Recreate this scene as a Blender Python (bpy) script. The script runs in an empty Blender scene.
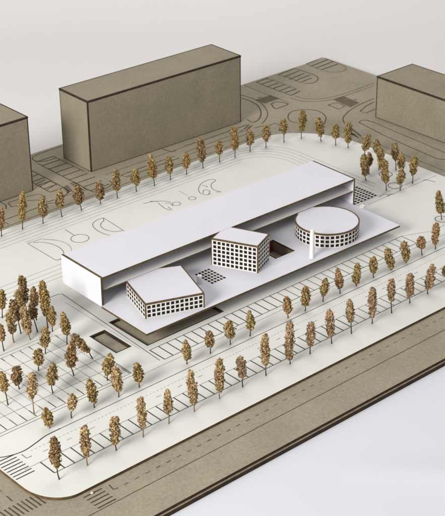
import bpy, math, random
import numpy as np
from mathutils import Vector, Matrix, Euler
from mathutils.geometry import tessellate_polygon

scene = bpy.context.scene
COL = scene.collection
PI = math.pi

# ------------------------------------------------------------ camera
CAM_LOC = Vector((-2.0566, -2.8523, 1.9773))
CAM_ROT = Euler((1.0892, 0.0096, -0.7266), 'XYZ')
F_PX, PW, PH = 1427.85, 445.0, 516.0
cd = bpy.data.cameras.new('camera')
cam = bpy.data.objects.new('camera', cd)
COL.objects.link(cam)
cam.location = CAM_LOC
cam.rotation_euler = CAM_ROT
cd.sensor_fit = 'VERTICAL'
cd.sensor_height = 36.0
cd.lens = 36.0 * F_PX / PH
cd.clip_start = 0.05
cd.clip_end = 100
cd.dof.use_dof = True
cd.dof.focus_distance = 3.75
cd.dof.aperture_fstop = 15
scene.camera = cam

# ------------------------------------------------------------ studio light
world = bpy.data.worlds.new('World')
scene.world = world
world.use_nodes = True
wb = world.node_tree.nodes['Background']
wb.inputs[0].default_value = (0.97, 0.97, 1.0, 1)
wb.inputs[1].default_value = 0.37


def area(name, loc, target, size, power, color):
    ld = bpy.data.lights.new(name, 'AREA')
    ld.shape = 'RECTANGLE'
    ld.size, ld.size_y = size
    ld.energy = power
    ld.color = color
    o = bpy.data.objects.new(name, ld)
    COL.objects.link(o)
    o.location = loc
    o.rotation_euler = (Vector(target) - Vector(loc)).to_track_quat('-Z', 'Y').to_euler()
    return o


area('window_light', (-5.2, -1.3, 2.75), (0.8, 0.1, 0), (2.2, 1.7), 405, (1.0, 0.98, 0.95))
area('ceiling_light', (1.6, 1.2, 4.6), (0.9, 0.3, 0), (3.2, 3.2), 64, (1.0, 0.98, 0.96))

scene.view_settings.view_transform = 'Standard'
scene.view_settings.look = 'None'
scene.view_settings.exposure = 0.0
scene.view_settings.gamma = 1.0

# ------------------------------------------------------------ levels (1 unit = length of the long roof)
G = -0.050           # top of the grey board
W = G + 0.008        # top of the white site plate
ZT = 0.0883          # roof of the long bar
ZM = 0.0470          # gallery slab inside the bar
GREY_T = 0.0075
LOW_T = 0.012
TABLE = G - GREY_T - 0.0015 - LOW_T

ROT = CAM_ROT.to_matrix()
FWD = Vector((ROT @ Vector((0, 0, -1)))[:2] + (0,)).normalized() if False else None
_f = ROT @ Vector((0, 0, -1))
FWD = Vector((_f.x, _f.y, 0)).normalized()


def ray(u, v):
    return ROT @ Vector(((u - PW / 2) / F_PX, -(v - PH / 2) / F_PX, -1))


def at(u, v, z):
    """point of the model's plane z read off the photograph's survey"""
    q = ray(u, v)
    return CAM_LOC + q * ((z - CAM_LOC.z) / q.z)


# ------------------------------------------------------------ materials
def mat_card(name, col, rough=0.75, var=0.06, scale=9.0, bump=0.04, grain=900.0, speck=0.0, speck_col=(0.1, 0.08, 0.05),
             edge=None):
    m = bpy.data.materials.new(name)
    m.use_nodes = True
    nt = m.node_tree
    N, L = nt.nodes, nt.links
    b = N['Principled BSDF']
    b.inputs['Roughness'].default_value = rough
    b.inputs['Specular IOR Level'].default_value = 0.25
    tc = N.new('ShaderNodeTexCoord')
    n1 = N.new('ShaderNodeTexNoise')
    n1.inputs['Scale'].default_value = scale
    n1.inputs['Detail'].default_value = 6
    L.new(tc.outputs['Object'], n1.inputs['Vector'])
    r = N.new('ShaderNodeValToRGB')
    r.color_ramp.elements[0].position = 0.3
    r.color_ramp.elements[1].position = 0.7
    r.color_ramp.elements[0].color = [c * (1 - var) for c in col] + [1]
    r.color_ramp.elements[1].color = [min(1, c * (1 + var)) for c in col] + [1]
    L.new(n1.outputs['Fac'], r.inputs['Fac'])
    out = r.outputs['Color']
    n2 = N.new('ShaderNodeTexNoise')
    n2.inputs['Scale'].default_value = grain
    n2.inputs['Detail'].default_value = 3
    L.new(tc.outputs['Object'], n2.inputs['Vector'])
    if speck > 0:
        mp = N.new('ShaderNodeMapping')
        mp.inputs['Scale'].default_value = (1, 1.0, 1)
        L.new(tc.outputs['Object'], mp.inputs['Vector'])
        n3 = N.new('ShaderNodeTexNoise')
        n3.inputs['Scale'].default_value = 130
        n3.inputs['Detail'].default_value = 7
        n3.inputs['Roughness'].default_value = 0.75
        L.new(mp.outputs['Vector'], n3.inputs['Vector'])
        r3 = N.new('ShaderNodeValToRGB')
        r3.color_ramp.elements[0].position = 0.36
        r3.color_ramp.elements[1].position = 0.66
        r3.color_ramp.elements[0].color = (1 - speck, 1 - speck, 1 - speck, 1)
        r3.color_ramp.elements[1].color = (1, 1, 1, 1)
        L.new(n3.outputs['Fac'], r3.inputs['Fac'])
        mx = N.new('ShaderNodeMix')
        mx.data_type = 'RGBA'
        mx.blend_type = 'MULTIPLY'
        mx.inputs[0].default_value = 1
        L.new(out, mx.inputs[6])
        L.new(r3.outputs['Color'], mx.inputs[7])
        out = mx.outputs[2]
        # sparse darker fibres
        vo = N.new('ShaderNodeTexNoise')
        vo.inputs['Scale'].default_value = 260
        vo.inputs['Detail'].default_value = 2
        mp2 = N.new('ShaderNodeMapping')
        mp2.inputs['Scale'].default_value = (0.35, 1.3, 1)
        mp2.inputs['Rotation'].default_value = (0, 0, 0.7)
        L.new(tc.outputs['Object'], mp2.inputs['Vector'])
        L.new(mp2.outputs['Vector'], vo.inputs['Vector'])
        r4 = N.new('ShaderNodeValToRGB')
        r4.color_ramp.elements[0].position = 0.68
        r4.color_ramp.elements[1].position = 0.78
        r4.color_ramp.elements[0].color = (0, 0, 0, 1)
        r4.color_ramp.elements[1].color = (speck * 2.2,) * 3 + (1,)
        L.new(vo.outputs['Fac'], r4.inputs['Fac'])
        mx2 = N.new('ShaderNodeMix')
        mx2.data_type = 'RGBA'
        L.new(r4.outputs['Color'], mx2.inputs[0])
        L.new(out, mx2.inputs[6])
        mx2.inputs[7].default_value = speck_col + (1,)
        out = mx2.outputs[2]
    L.new(out, b.inputs['Base Color'])
    bp = N.new('ShaderNodeBump')
    bp.inputs['Strength'].default_value = bump * 5
    bp.inputs['Distance'].default_value = 0.0006
    L.new(n2.outputs['Fac'], bp.inputs['Height'])
    L.new(bp.outputs['Normal'], b.inputs['Normal'])
    return m


M_TABLE = mat_card('white_paper', (0.72, 0.735, 0.775), 0.85, 0.012, 1.2, 0.0, 300)
M_BACK = mat_card('backdrop_paper', (0.775, 0.752, 0.735), 0.9, 0.015, 0.8, 0.0, 300)
M_GREY = mat_card('greyboard', (0.385, 0.342, 0.25), 0.85, 0.08, 7, 0.12, 700, 0.26, (0.14, 0.11, 0.07))
M_GREYB = mat_card('greyboard_box', (0.345, 0.304, 0.215), 0.85, 0.08, 9, 0.12, 700, 0.25, (0.15, 0.12, 0.08))
M_BURNT = mat_card('burnt_edge', (0.045, 0.028, 0.018), 0.8, 0.35, 60, 0.1, 900)
M_GLUE = mat_card('raw_board_edge', (0.34, 0.27, 0.18), 0.8, 0.2, 60, 0.1, 900)
M_BROWN = mat_card('cut_card_edge', (0.13, 0.082, 0.038), 0.75, 0.35, 70, 0.1, 900)
M_PLATE = mat_card('ivory_card', (0.742, 0.738, 0.690), 0.72, 0.035, 4.5, 0.03, 800)
M_WHITE = mat_card('white_card', (0.735, 0.73, 0.775), 0.6, 0.015, 5, 0.03, 800)
M_INNER_TINT = mat_card('shade_tinted_white_card', (0.76, 0.73, 0.715), 0.65, 0.02, 5, 0.03, 800)  # white card tinted warm: the bar's warm interior shade put into its colour
M_FACADE = mat_card('facade_card', (0.77, 0.755, 0.72), 0.65, 0.02, 12, 0.03, 800)
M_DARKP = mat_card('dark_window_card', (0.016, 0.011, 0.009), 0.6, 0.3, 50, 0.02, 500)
M_INK = mat_card('engraved_ink', (0.055, 0.048, 0.036), 0.8, 0.5, 90, 0.05, 600)
M_FINE = mat_card('fine_engraving', (0.40, 0.385, 0.32), 0.8, 0.25, 60, 0.05, 600)
M_MID = mat_card('medium_engraving', (0.15, 0.138, 0.105), 0.8, 0.35, 60, 0.05, 600)
M_GINK = mat_card('grey_engraving', (0.085, 0.062, 0.038), 0.85, 0.4, 60, 0.05, 600)
M_GFINE = mat_card('grey_fine_engraving', (0.17, 0.135, 0.085), 0.85, 0.3, 60, 0.05, 600)
M_RED = mat_card('oxblood_card', (0.26, 0.035, 0.028), 0.7, 0.2, 30, 0.05, 600)
M_LINER = mat_card('brown_liner', (0.28, 0.22, 0.16), 0.8, 0.1, 30, 0.05, 600)
M_STUD = mat_card('cream_plastic', (0.70, 0.62, 0.42), 0.5, 0.01, 30, 0.0, 600)
M_PIN = mat_card('white_plastic', (0.82, 0.82, 0.80), 0.45, 0.01, 30, 0.0, 600)
M_STEM = mat_card('twig_bark', (0.085, 0.06, 0.038), 0.8, 0.4, 150, 0.1, 900)
M_STEML = mat_card('pale_twig_bark', (0.26, 0.185, 0.11), 0.8, 0.3, 150, 0.1, 900)


def mat_crown(name, cols):
    """dried seed heads: every little seed has its own tone"""
    m = bpy.data.materials.new(name)
    m.use_nodes = True
    nt = m.node_tree
    N, L = nt.nodes, nt.links
    b = N['Principled BSDF']
    b.inputs['Roughness'].default_value = 0.85
    b.inputs['Specular IOR Level'].default_value = 0.15
    g = N.new('ShaderNodeNewGeometry')
    r = N.new('ShaderNodeValToRGB')
    els = r.color_ramp.elements
    pos = [0.0, 0.35, 0.7, 1.0]
    while len(els) < 4:
        els.new(0.5)
    for e, p, c in zip(els, pos, cols):
        e.position = p
        e.color = tuple(c) + (1,)
    L.new(g.outputs['Random Per Island'], r.inputs['Fac'])
    L.new(r.outputs['Color'], b.inputs['Base Color'])
    return m


CROWNS = {
    'ochre':  mat_crown('ochre_seeds', [(0.098, 0.059, 0.021), (0.248, 0.164, 0.061), (0.387, 0.268, 0.108), (0.568, 0.422, 0.196)]),
    'orange': mat_crown('orange_seeds', [(0.114, 0.065, 0.022), (0.283, 0.175, 0.059), (0.427, 0.281, 0.101), (0.622, 0.454, 0.202)]),
    'olive':  mat_crown('olive_seeds', [(0.104, 0.065, 0.025), (0.257, 0.173, 0.071), (0.393, 0.278, 0.124), (0.575, 0.436, 0.222)]),
    'dark':   mat_crown('dark_seeds', [(0.083, 0.049, 0.023), (0.207, 0.127, 0.056), (0.326, 0.211, 0.098), (0.513, 0.354, 0.188)]),
    'pink':   mat_crown('pinkish_seeds', [(0.133, 0.078, 0.041), (0.318, 0.210, 0.115), (0.479, 0.334, 0.195), (0.642, 0.481, 0.303)]),
    'straw':  mat_crown('straw_seeds', [(0.139, 0.084, 0.035), (0.332, 0.219, 0.106), (0.494, 0.349, 0.180), (0.642, 0.487, 0.281)]),
    'rust':   mat_crown('rust_seeds', [(0.109, 0.058, 0.026), (0.273, 0.163, 0.074), (0.406, 0.259, 0.126), (0.590, 0.411, 0.219)]),
    'green':  mat_crown('greenish_seeds', [(0.108, 0.071, 0.026), (0.263, 0.184, 0.073), (0.398, 0.292, 0.126), (0.575, 0.444, 0.222)]),
}


# ------------------------------------------------------------ builders
def link(name, me, parent=None):
    o = bpy.data.objects.new(name, me)
    COL.objects.link(o)
    if parent:
        o.parent = parent
        o.matrix_parent_inverse = Matrix.Translation(-parent.location)
    return o


def tag(o, label=None, cat=None, group=None, kind=None):
    if label: o['label'] = label
    if cat: o['category'] = cat
    if group: o['group'] = group
    if kind: o['kind'] = kind
    return o


def empty(name, loc, label, cat, group=None):
    o = bpy.data.objects.new(name, None)
    o.empty_display_size = 0.02
    COL.objects.link(o)
    o.location = loc
    return tag(o, label, cat, group)


def smooth(pts, n=6):
    if len(pts) < 4: return pts
    P = [Vector(p) for p in pts]
    P = [P[0] * 2 - P[1]] + P + [P[-1] * 2 - P[-2]]
    out = []
    for i in range(1, len(P) - 2):
        for k in range(n):
            t = k / n
            a, b, c, d = P[i - 1], P[i], P[i + 1], P[i + 2]
            out.append(0.5 * ((2 * b) + (c - a) * t + (2 * a - 5 * b + 4 * c - d) * t * t + (3 * b - a - 3 * c + d) * t ** 3))
    return out + [P[-2]]


class MB:
    """collects faces in world coordinates, builds ONE mesh"""
    def __init__(s):
        s.v, s.f, s.m, s.sm = [], [], [], []

    def face(s, pts, mi=0, smooth=False):
        k = len(s.v)
        s.v += [tuple(p) for p in pts]
        s.f.append(tuple(range(k, k + len(pts))))
        s.m.append(mi)
        s.sm.append(smooth)

    def card(s, outer, z0, z1, holes=(), top=0, side=1, bot=None, smooth_side=False):
        """a cut sheet of card: outline, holes, thickness"""
        def ccw(p):
            a = sum(p[i][0] * p[(i + 1) % len(p)][1] - p[(i + 1) % len(p)][0] * p[i][1] for i in range(len(p)))
            return list(p) if a > 0 else list(reversed(p))
        outer = ccw([(p[0], p[1]) for p in outer])
        hs = [list(reversed(ccw([(p[0], p[1]) for p in h]))) for h in holes]
        loops = [outer] + hs
        flat = [p for l in loops for p in l]
        tri = tessellate_polygon([[Vector((p[0], p[1], 0)) for p in l] for l in loops])
        for z, up in ((z1, True), (z0, False)):
            k = len(s.v)
            s.v += [(p[0], p[1], z) for p in flat]
            for t in tri:
                a, b, c = t
                A, B, Cc = flat[a], flat[b], flat[c]
                cr = (B[0] - A[0]) * (Cc[1] - A[1]) - (B[1] - A[1]) * (Cc[0] - A[0])
                if abs(cr) < 1e-12: continue
                if (cr > 0) != up: b, c = c, b
                s.f.append((k + a, k + b, k + c))
                s.m.append(top if up or bot is None else bot)
                s.sm.append(False)
        for l in loops:
            n = len(l)
            for i in range(n):
                p, q = l[i], l[(i + 1) % n]
                s.face([(p[0], p[1], z0), (q[0], q[1], z0), (q[0], q[1], z1), (p[0], p[1], z1)], side, smooth_side)
        return s

    def box(s, x0, x1, y0, y1, z0, z1, xf=None, mats=(0, 0, 0, 0, 0, 0)):
        """mats: -x +x -y +y -z +z"""
        P = [(x, y, z) for z in (z0, z1) for y in (y0, y1) for x in (x0, x1)]
        if xf: P = [xf(*p) for p in P]
        F = [(0, 4, 6, 2), (1, 3, 7, 5), (0, 1, 5, 4), (2, 6, 7, 3), (0, 2, 3, 1), (4, 5, 7, 6)]
        for f, mi in zip(F, mats):
            s.face([P[i] for i in f], mi)
        return s

    def strip(s, pts, w, z, closed=False):
        """an engraved line lying on a board at height z"""
        pts = [Vector((p[0], p[1])) for p in pts]
        n = len(pts)
        rng = n if closed else n - 1
        offs = []
        for i in range(n):
            a = pts[(i - 1) % n] if (closed or i > 0) else pts[i]
            b = pts[(i + 1) % n] if (closed or i < n - 1) else pts[i]
            d = (b - a)
            if d.length < 1e-9: d = Vector((1, 0))
            d.normalize()
            nn = Vector((-d.y, d.x)) * (w / 2)
            offs.append(nn)
        for i in range(rng):
            j = (i + 1) % n
            a, b = pts[i], pts[j]
            q = [a - offs[i], b - offs[j], b + offs[j], a + offs[i]]
            s.face([(p.x, p.y, z) for p in q])
        return s

    def dash(s, a, b, w, z, on, off):
        a, b = Vector(a), Vector(b)
        L = (b - a).length
        d = (b - a) / L
        t = 0
        while t < L:
            s.strip([a + d * t, a + d * min(L, t + on)], w, z)
            t += on + off
        return s

    def tube(s, pts, rads, n=10, mi=0, caps=True):
        rings = []
        for i, (p, r) in enumerate(zip(pts, rads)):
            p = Vector(p)
            a = Vector(pts[max(0, i - 1)])
            b = Vector(pts[min(len(pts) - 1, i + 1)])
            d = (b - a).normalized()
            u = d.cross(Vector((0.31, 0.95, 0.05))).normalized()
            v = d.cross(u)
            k = len(s.v)
            s.v += [tuple(p + u * (r * math.cos(2 * PI * j / n)) + v * (r * math.sin(2 * PI * j / n))) for j in range(n)]
            rings.append(k)
        for a, b in zip(rings, rings[1:]):
            for j in range(n):
                s.f.append((a + j, a + (j + 1) % n, b + (j + 1) % n, b + j))
                s.m.append(mi)
                s.sm.append(True)
        if caps:
            s.f.append(tuple(rings[0] + j for j in range(n))); s.m.append(mi); s.sm.append(False)
            s.f.append(tuple(rings[-1] + j for j in reversed(range(n)))); s.m.append(mi); s.sm.append(False)
        return s

    def build(s, name, mats, parent=None, origin=None):
        me = bpy.data.meshes.new(name)
        o0 = Vector(parent.location) if parent is not None else (Vector(origin) if origin else Vector((0, 0, 0)))
        if parent is not None and parent.parent is not None: o0 = Vector((0, 0, 0)) + parent['_w'] if '_w' in parent else o0
        me.from_pydata([(x - o0.x, y - o0.y, z - o0.z) for x, y, z in s.v], [], s.f)
        if not isinstance(mats, (list, tuple)): mats = [mats]
        for m in mats: me.materials.append(m)
        me.polygons.foreach_set('material_index', s.m)
        me.polygons.foreach_set('use_smooth', s.sm)
        me.update()
        o = bpy.data.objects.new(name, me)
        COL.objects.link(o)
        if parent is not None:
            o.parent = parent
        elif origin:
            o.location = origin
        return o


def sub(parent_obj, mb, name, mats):
    """sub-part under a part (parts sit at their thing's origin, so the offset is the thing's)"""
    root = parent_obj.parent
    o = mb.build(name, mats, root)
    o.parent = parent_obj
    return o


def arc(cx, cy, r, a0, a1, n=16, ry=None):
    ry = ry or r
    return [(cx + r * math.cos(math.radians(a0 + (a1 - a0) * i / n)), cy + ry * math.sin(math.radians(a0 + (a1 - a0) * i / n))) for i in range(n + 1)]


# ------------------------------------------------------------ the setting: table and backdrop paper
def sheet(name, prof, xs, mat, wave, label):
    ctr = Vector((CAM_LOC.x, CAM_LOC.y, 0))
    rt = Vector((FWD.y, -FWD.x, 0))
    m = MB()
    V_ = [[ctr + FWD * d + rt * x + Vector((0, 0, z + wave(d, x))) for x in xs] for d, z in prof]
    nx = len(xs)
    m.v = [tuple(p) for r_ in V_ for p in r_]
    for i in range(len(prof) - 1):
        for j in range(nx - 1):
            m.f.append((i * nx + j, i * nx + j + 1, (i + 1) * nx + j + 1, (i + 1) * nx + j))
            m.m.append(0)
            m.sm.append(True)
    return tag(m.build(name, mat), label, name, kind='structure')


def ripple(d, x):
    # the paper is not quite flat in front of the model
    return 0.0075 * math.exp(-((d - 2.80 + 0.10 * (x - 0.4)) / 0.055) ** 2) * min(1, max(0, (x - 0.22) * 3.0))


sheet('table', [(-3 + 0.5 * i, TABLE) for i in range(9)] + [(1.5 + 0.02 * i, TABLE) for i in range(76)] + [(3.3, TABLE), (3.7, TABLE)],
      [-6, -4, -2, -1] + [-0.5 + 0.05 * i for i in range(61)] + [3, 4, 6], M_TABLE, ripple, 'white paper covering the table under the model')
prof = [(3.7, TABLE), (4.5, TABLE), (5.2, TABLE), (5.9, TABLE)]
for i in range(1, 41):
    a = PI / 2 * i / 40
    prof.append((6.0 + 1.6 * math.sin(a), TABLE + 1.6 * (1 - math.cos(a))))
prof.append((7.6, TABLE + 3.4))
sheet('backdrop', prof, [-6 + 0.5 * i for i in range(25)], M_BACK, lambda d, x: 0.0, 'pale seamless backdrop behind the model')

# ------------------------------------------------------------ the model's base
BX0, BX1, BY0, BY1 = -1.15, 2.022, -0.782, 1.122
base = empty('architectural_model', (0.4, 0.2, TABLE), 'stacked grey board base carrying the rounded ivory site plate and engraved streets', 'model')


def rect(x0, x1, y0, y1):
    return [(x0, y0), (x1, y0), (x1, y1), (x0, y1)]


MB().card(rect(BX0 - .003, BX1 + .003, BY0 - .004, BY1 + .003), TABLE, TABLE + LOW_T).build('lower_board', [M_GLUE, M_BURNT], base)
MB().card(rect(BX0 + .002, BX1 - .002, BY0 + .0005, BY1 - .002), TABLE + LOW_T, G - GREY_T).build('spacer_sheet', [M_GLUE, M_GLUE], base)
MB().card(rect(BX0, BX1, BY0, BY1), G - GREY_T, G).build('upper_board', [M_GREY, M_BURNT], base)

# site plate outline (rounded corners) with its sunken courts
outl = []
outl += [(-0.532, -0.607)]
outl += [(1.45 - .02, -0.607), (1.45, -0.587)] if False else [(1.452, -0.607)]
outl += [(1.452, 0.36)]
outl += arc(1.452 - 0.24, 0.36, 0.24, 6, 90, 18, 0.30)[0:]
outl += [(-0.40, 0.667)]
outl += arc(-0.47, 0.52, 0.147, 90, 180, 10)
outl += [(-0.617, -0.50)]
outl += arc(-0.532, -0.50, 0.085, 186, 264, 10, 0.107)
PIT_S = rect(-0.087, -0.033, -0.173, -0.051)
PIT_L = rect(-0.000, 0.281, -0.200, -0.026)
GRATE = []
for i in range(9):
    for j in range(8):
        x, y = 1.030 + i * 0.0165, 0.036 + j * 0.0122
        if x > 1.163: continue
        if x < 1.02: continue
        GRATE.append(rect(x, x + 0.0112, y, y + 0.0083))
MB().card(outl, G, W, [PIT_S, PIT_L] + GRATE).build('site_plate', [M_PLATE, M_BROWN], base)
# dark card lining the sunken courts' rims
pw = MB()
for (x0, x1, y0, y1) in ((-0.087, -0.033, -0.173, -0.051), (0.0, 0.281, -0.2, -0.026)):
    e = 0.0046
    pw.card(rect(x0, x1, y0, y1), G + .0004, W - .0006, [rect(x0 + e, x1 - e, y0 + e, y1 - e)], 0, 0)
pw.build('court_lining', M_BURNT, base)
pg = MB()
pg.card(rect(1.022, 1.180, 0.030, 0.134), G + .0003, G + .0012, (), 0, 0)
pg.build('grating_floor', M_DARKP, base)

# ---- engraved lines on the plate
Z1, Z2 = W + 0.0005, W + 0.0008
ink, mid, fine, cross, sport = MB(), MB(), MB(), MB(), MB()
WI, WM, WF = 0.0028, 0.0022, 0.0018
# front parking rows
for i in range(62):
    x = -0.530 + i * 0.0298
    if x > 1.44: break
    (ink if x < 0.5 else mid).strip([(x, -0.446), (x, -0.505)], WI if x < 0.5 else WM, Z2)
mid.strip([(-0.530, -0.505), (1.452, -0.505)], WM, Z1)
fine.strip([(-0.575, -0.446), (1.452, -0.446)], WF, Z1)
for i in range(36):
    x = -0.010 + i * 0.02985
    if x > 1.02: break
    (ink if x < 0.45 else mid).strip([(x, -0.222), (x, -0.286)], WI if x < 0.45 else WM, Z2)
mid.strip([(-0.010, -0.222), (1.008, -0.222)], WM, Z1)
mid.strip([(-0.010, -0.286), (1.010, -0.286)], WM, Z1)
fine.strip([(1.008, -0.222), (1.10, -0.262), (1.452, -0.262)], WF, Z1)
# service road kerb
kerb = [tuple(p) for p in smooth([(-0.616, -0.350), (-0.597, -0.362), (-0.566, -0.376), (-0.530, -0.381), (-0.490, -0.373), (-0.455, -0.3645), (-0.41, -0.363)], 8)]
mid.strip([(-0.41, -0.363), (1.452, -0.363)], WM, Z1)
ink.strip(kerb, WI, Z2)
fine.strip([(-0.12, -0.305), (1.452, -0.305)], WF * .7, Z1)
fine.dash((-0.52, -0.392), (1.44, -0.392), WF * 0.8, Z1, 0.006, 0.006)
fine.dash((-0.50, -0.415), (1.44, -0.415), WM, Z1, 0.016, 0.055)
mid.strip([(-0.545, -0.390), (-0.545, -0.411), (-0.530, -0.411)], WM, Z1)
for i in range(8):
    y = -0.378 - i * 0.0125
    cross.strip([(-0.613, y), (-0.560, y)], WI, Z2)
# the left car park grid
for i in range(17):
    x = -0.602 + i * 0.0299
    if x > -0.11: break
    for (y0, y1, h) in ((0.016, -0.045, ink), (-0.045, -0.105, fine), (-0.105, -0.165, fine), (-0.165, -0.222, fine), (-0.222, -0.278, ink)):
        mb = mid if (h is ink and (i * 7 + int(y0 * 100)) % 3 == 0) else h
        if h is ink:
            a = y1 if y0 > 0 else y0
            b = y0 if y0 > 0 else y1
            fine.strip([(x, y0), (x, y1)], WF, Z1)
            mm = (y0 + y1) / 2
            mb.strip([(x, y0), (x, mm + .012)] if y0 > 0 else [(x, mm + .006), (x, y1)], WM, Z2)
        else:
            mb.strip([(x, y0), (x, y1)], WF, Z1)
for y in (-0.045, -0.105, -0.165, -0.222):
    fine.strip([(-0.615, y), (-0.12, y)], WF, Z1)
fine.strip([(-0.615, 0.030), (-0.19, 0.030), (-0.12, 0.0), (-0.12, -0.20)], WF, Z1)
fine.strip([(-0.615, 0.016), (-0.20, 0.016)], WF, Z1)
mid.strip([(-0.615, -0.280), (-0.12, -0.280)], WF * .8, Z1)
mid.strip([(-0.615, -0.291), (-0.12, -0.291)], WF * .8, Z1)
mid.strip([(-0.119, -0.213), (-0.119, -0.281)], WM, Z2)
mid.strip([(-0.36, 0.203), (-0.06, 0.203), (-0.01, 0.203), (0.001, 0.196), (-0.023, -0.281)], WM, Z1)
fine.strip([(-0.022, 0.15), (-0.024, -0.05), (-0.026, -0.2)], WF * .7, Z1)
# streets behind
def street(y, r, xr, yend):
    return [(-0.615, y)] + [(x / 10, y) for x in range(-5, int(xr * 10) - 1)] + arc(xr - r, y - r, r, 88, 0, 14) + [(xr, yend)]
for y, xr, r, e in ((0.636, 1.235, .17, .10), (0.620, 1.215, .16, .09), (0.603, 1.195, .15, .07), (0.583, 1.175, .14, .06), (0.563, 1.155, .13, .05)):
    fine.strip(street(y, r, xr, e), WF * .75, Z1)
for y in (0.352, 0.328, 0.305, 0.285):
    fine.strip([(-0.615, y), (0.95, y)], WF * .7, Z1)
fine.strip([(1.10, 0.008), (1.44, 0.008)], WF, Z1)
fine.strip([(1.10, 0.034), (1.38, 0.030)], WF * .8, Z1)
mid.strip([(1.190, 0.008), (1.212, 0.012), (1.220, 0.004)], WI, Z2)
mid.strip([(1.372, 0.010), (1.384, 0.010), (1.395, -0.025)], WM, Z2)
mid.strip([(1.165, 0.022), (1.195, 0.026), (1.205, 0.016)], WM, Z2)
# sports field
fine.strip(rect(0.112, 1.02, 0.375, 0.545), WF * .7, Z1, True)
sport.strip([(0.113, 0.533), (0.112, 0.383)], WF * .9, Z1)
sport.strip([(0.113, 0.534), (0.165, 0.530)], WF * .8, Z2)
sport.strip(arc(0.118, 0.452, 0.052, 78, -82, 20, 0.075), WF, Z2)
sport.strip([(0.112, 0.383), (0.135, 0.376)], WF, Z2)
fine.dash((0.165, 0.530), (0.192, 0.49), WF, Z2, 0.010, 0.004)
fine.strip(arc(0.118, 0.452, 0.084, 55, -40, 20), WF, Z2)
sport.strip(arc(0.254, 0.451, 0.0285, 0, 360, 28), WF, Z2)
sport.strip([(0.257, 0.535), (0.254, 0.482)], WF, Z2)
sport.strip([(0.399, 0.519), (0.388, 0.390)], WF, Z1)
sport.strip(smooth([(0.399, 0.519), (0.370, 0.519), (0.344, 0.504), (0.331, 0.474), (0.328, 0.435), (0.336, 0.405)]), WF, Z2)
sport.strip(arc(0.392, 0.452, 0.042, 97, 262, 18, 0.048), WF, Z2)
sport.strip([(0.386, 0.501), (0.397, 0.516)], WF, Z2)
def pxl(mb, pts, w, z=None, close=False, lvl=W):
    mb.strip([at(u, v, lvl) for u, v in smooth(pts)], w, z or Z2, close)
pxl(sport, [(143, 203.8), (152, 201.8), (163, 201.2), (171, 202.2)], WF)
pxl(sport, [(150, 201.5), (158, 201.5)], WI)
pxl(sport, [(158, 203), (164, 208), (170, 210.6)], WF)
sport.strip(arc(*at(176.5, 203.8, W)[:2], 0.0135, 0, 360, 20), WF, Z2)
pxl(sport, [(165, 203.5), (170, 203), (173, 206)], WF)
pxl(sport, [(168, 207), (172, 210)], WF)
sport.strip(arc(*at(192.2, 198.4, W)[:2], 0.0125, 0, 360, 20), WF, Z2)
pxl(fine, [(179, 191), (188, 196)], WF)
pxl(sport, [(213, 179.3), (207, 180.5), (201, 184), (198.5, 189), (200, 193), (206, 195), (211, 194)], WF)
pxl(sport, [(213, 179.3), (215.5, 180.5), (212, 183.5), (211, 186.5), (214, 190), (221, 192), (216, 192)], WF)
pxl(sport, [(203, 193.5), (203.5, 190.6), (207, 190), (210, 192), (208, 194.5)], WF)
pxl(sport, [(202, 185.5), (206, 186), (207.5, 187.5)], WF)
# tree circles in the right-hand square
for (u, v, r) in ((385.6, 174.3, .0225), (395, 185.8, .0235), (442, 219.3, .0225)):
    p = at(u, v, W)
    MB().strip(arc(p.x, p.y, r, 0, 360, 36), WM, Z2).build('tree_ring_marking', M_INK, base)
ink.build('parking_marking', M_INK, base)
cross.build('crosswalk_marking', M_INK, base)
sport.build('sports_field_marking', M_MID, base)
mid.build('kerb_marking', M_MID, base)
fine.build('street_marking', M_FINE, base)

# ---- engraved lines on the grey board
ZG1, ZG2 = G + 0.0005, G + 0.0008
gi, gf = MB(), MB()
gi.strip([(BX0 + .01, -0.683), (BX1 - .01, -0.683)], 0.0020, ZG1)
gf.dash((-0.43, -0.6445 + 0.0), (0.05, -0.6415), 0.0036, ZG1, 0.013, 0.0195)
gf.dash((0.062, -0.6385), (2.0, -0.626), 0.0022, ZG1, 0.013, 0.0195)
gi.strip([(-0.457, -0.621), (-0.460, -0.642), (-0.448, -0.645)], 0.0026, ZG2)
for i in range(5):
    y = -0.6205 - i * 0.0135
    gi.strip([(-0.531, y), (-0.478, y)], 0.0034, ZG2)
for i in range(9):
    x = -0.705 + i * 0.0118
    gi.strip([(x, -0.534), (x + .002, -0.578)], 0.0034, ZG2)
gf.strip([(-0.657, -0.455), (-0.659, -0.475)], 0.002, ZG1)
gi.strip([(-0.660, -0.495), (-0.661, -0.519)], 0.0026, ZG2)
# car parks between the towers at the back left
for i in range(9):
    y = 1.052 - i * 0.0405
    gi.strip([(0.505, y), (0.583, y)], 0.0038, ZG2)
    if i % 2 == 0: gf.strip([(0.47, y - .3), (0.40, y - .3)], 0.0025, ZG2)
gi.strip(smooth([(0.583, 1.034), (0.550, 1.034), (0.522, 1.045), (0.511, 1.068), (0.522, 1.094), (0.56, 1.105), (0.66, 1.105)]), 0.0036, ZG1)
gi.strip([(0.505, 1.04), (0.503, 0.715)], 0.0036, ZG1)
gi.strip([(0.583, 1.052), (0.583, 0.87)], 0.0028, ZG1)
for i in range(6):
    y = 0.996 - i * 0.037
    gi.strip([(0.455, y), (0.398, y)], 0.0038, ZG2)
gi.strip([(0.455, 0.999), (0.452, 0.80)], 0.0036, ZG1)
gi.strip([(0.398, 0.97), (0.396, 0.81)], 0.0028, ZG1)
for k in range(6):
    gi.strip([(0.452 + k * .009, 0.738), (0.456 + k * .009, 0.768)], 0.0026, ZG2)
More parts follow.
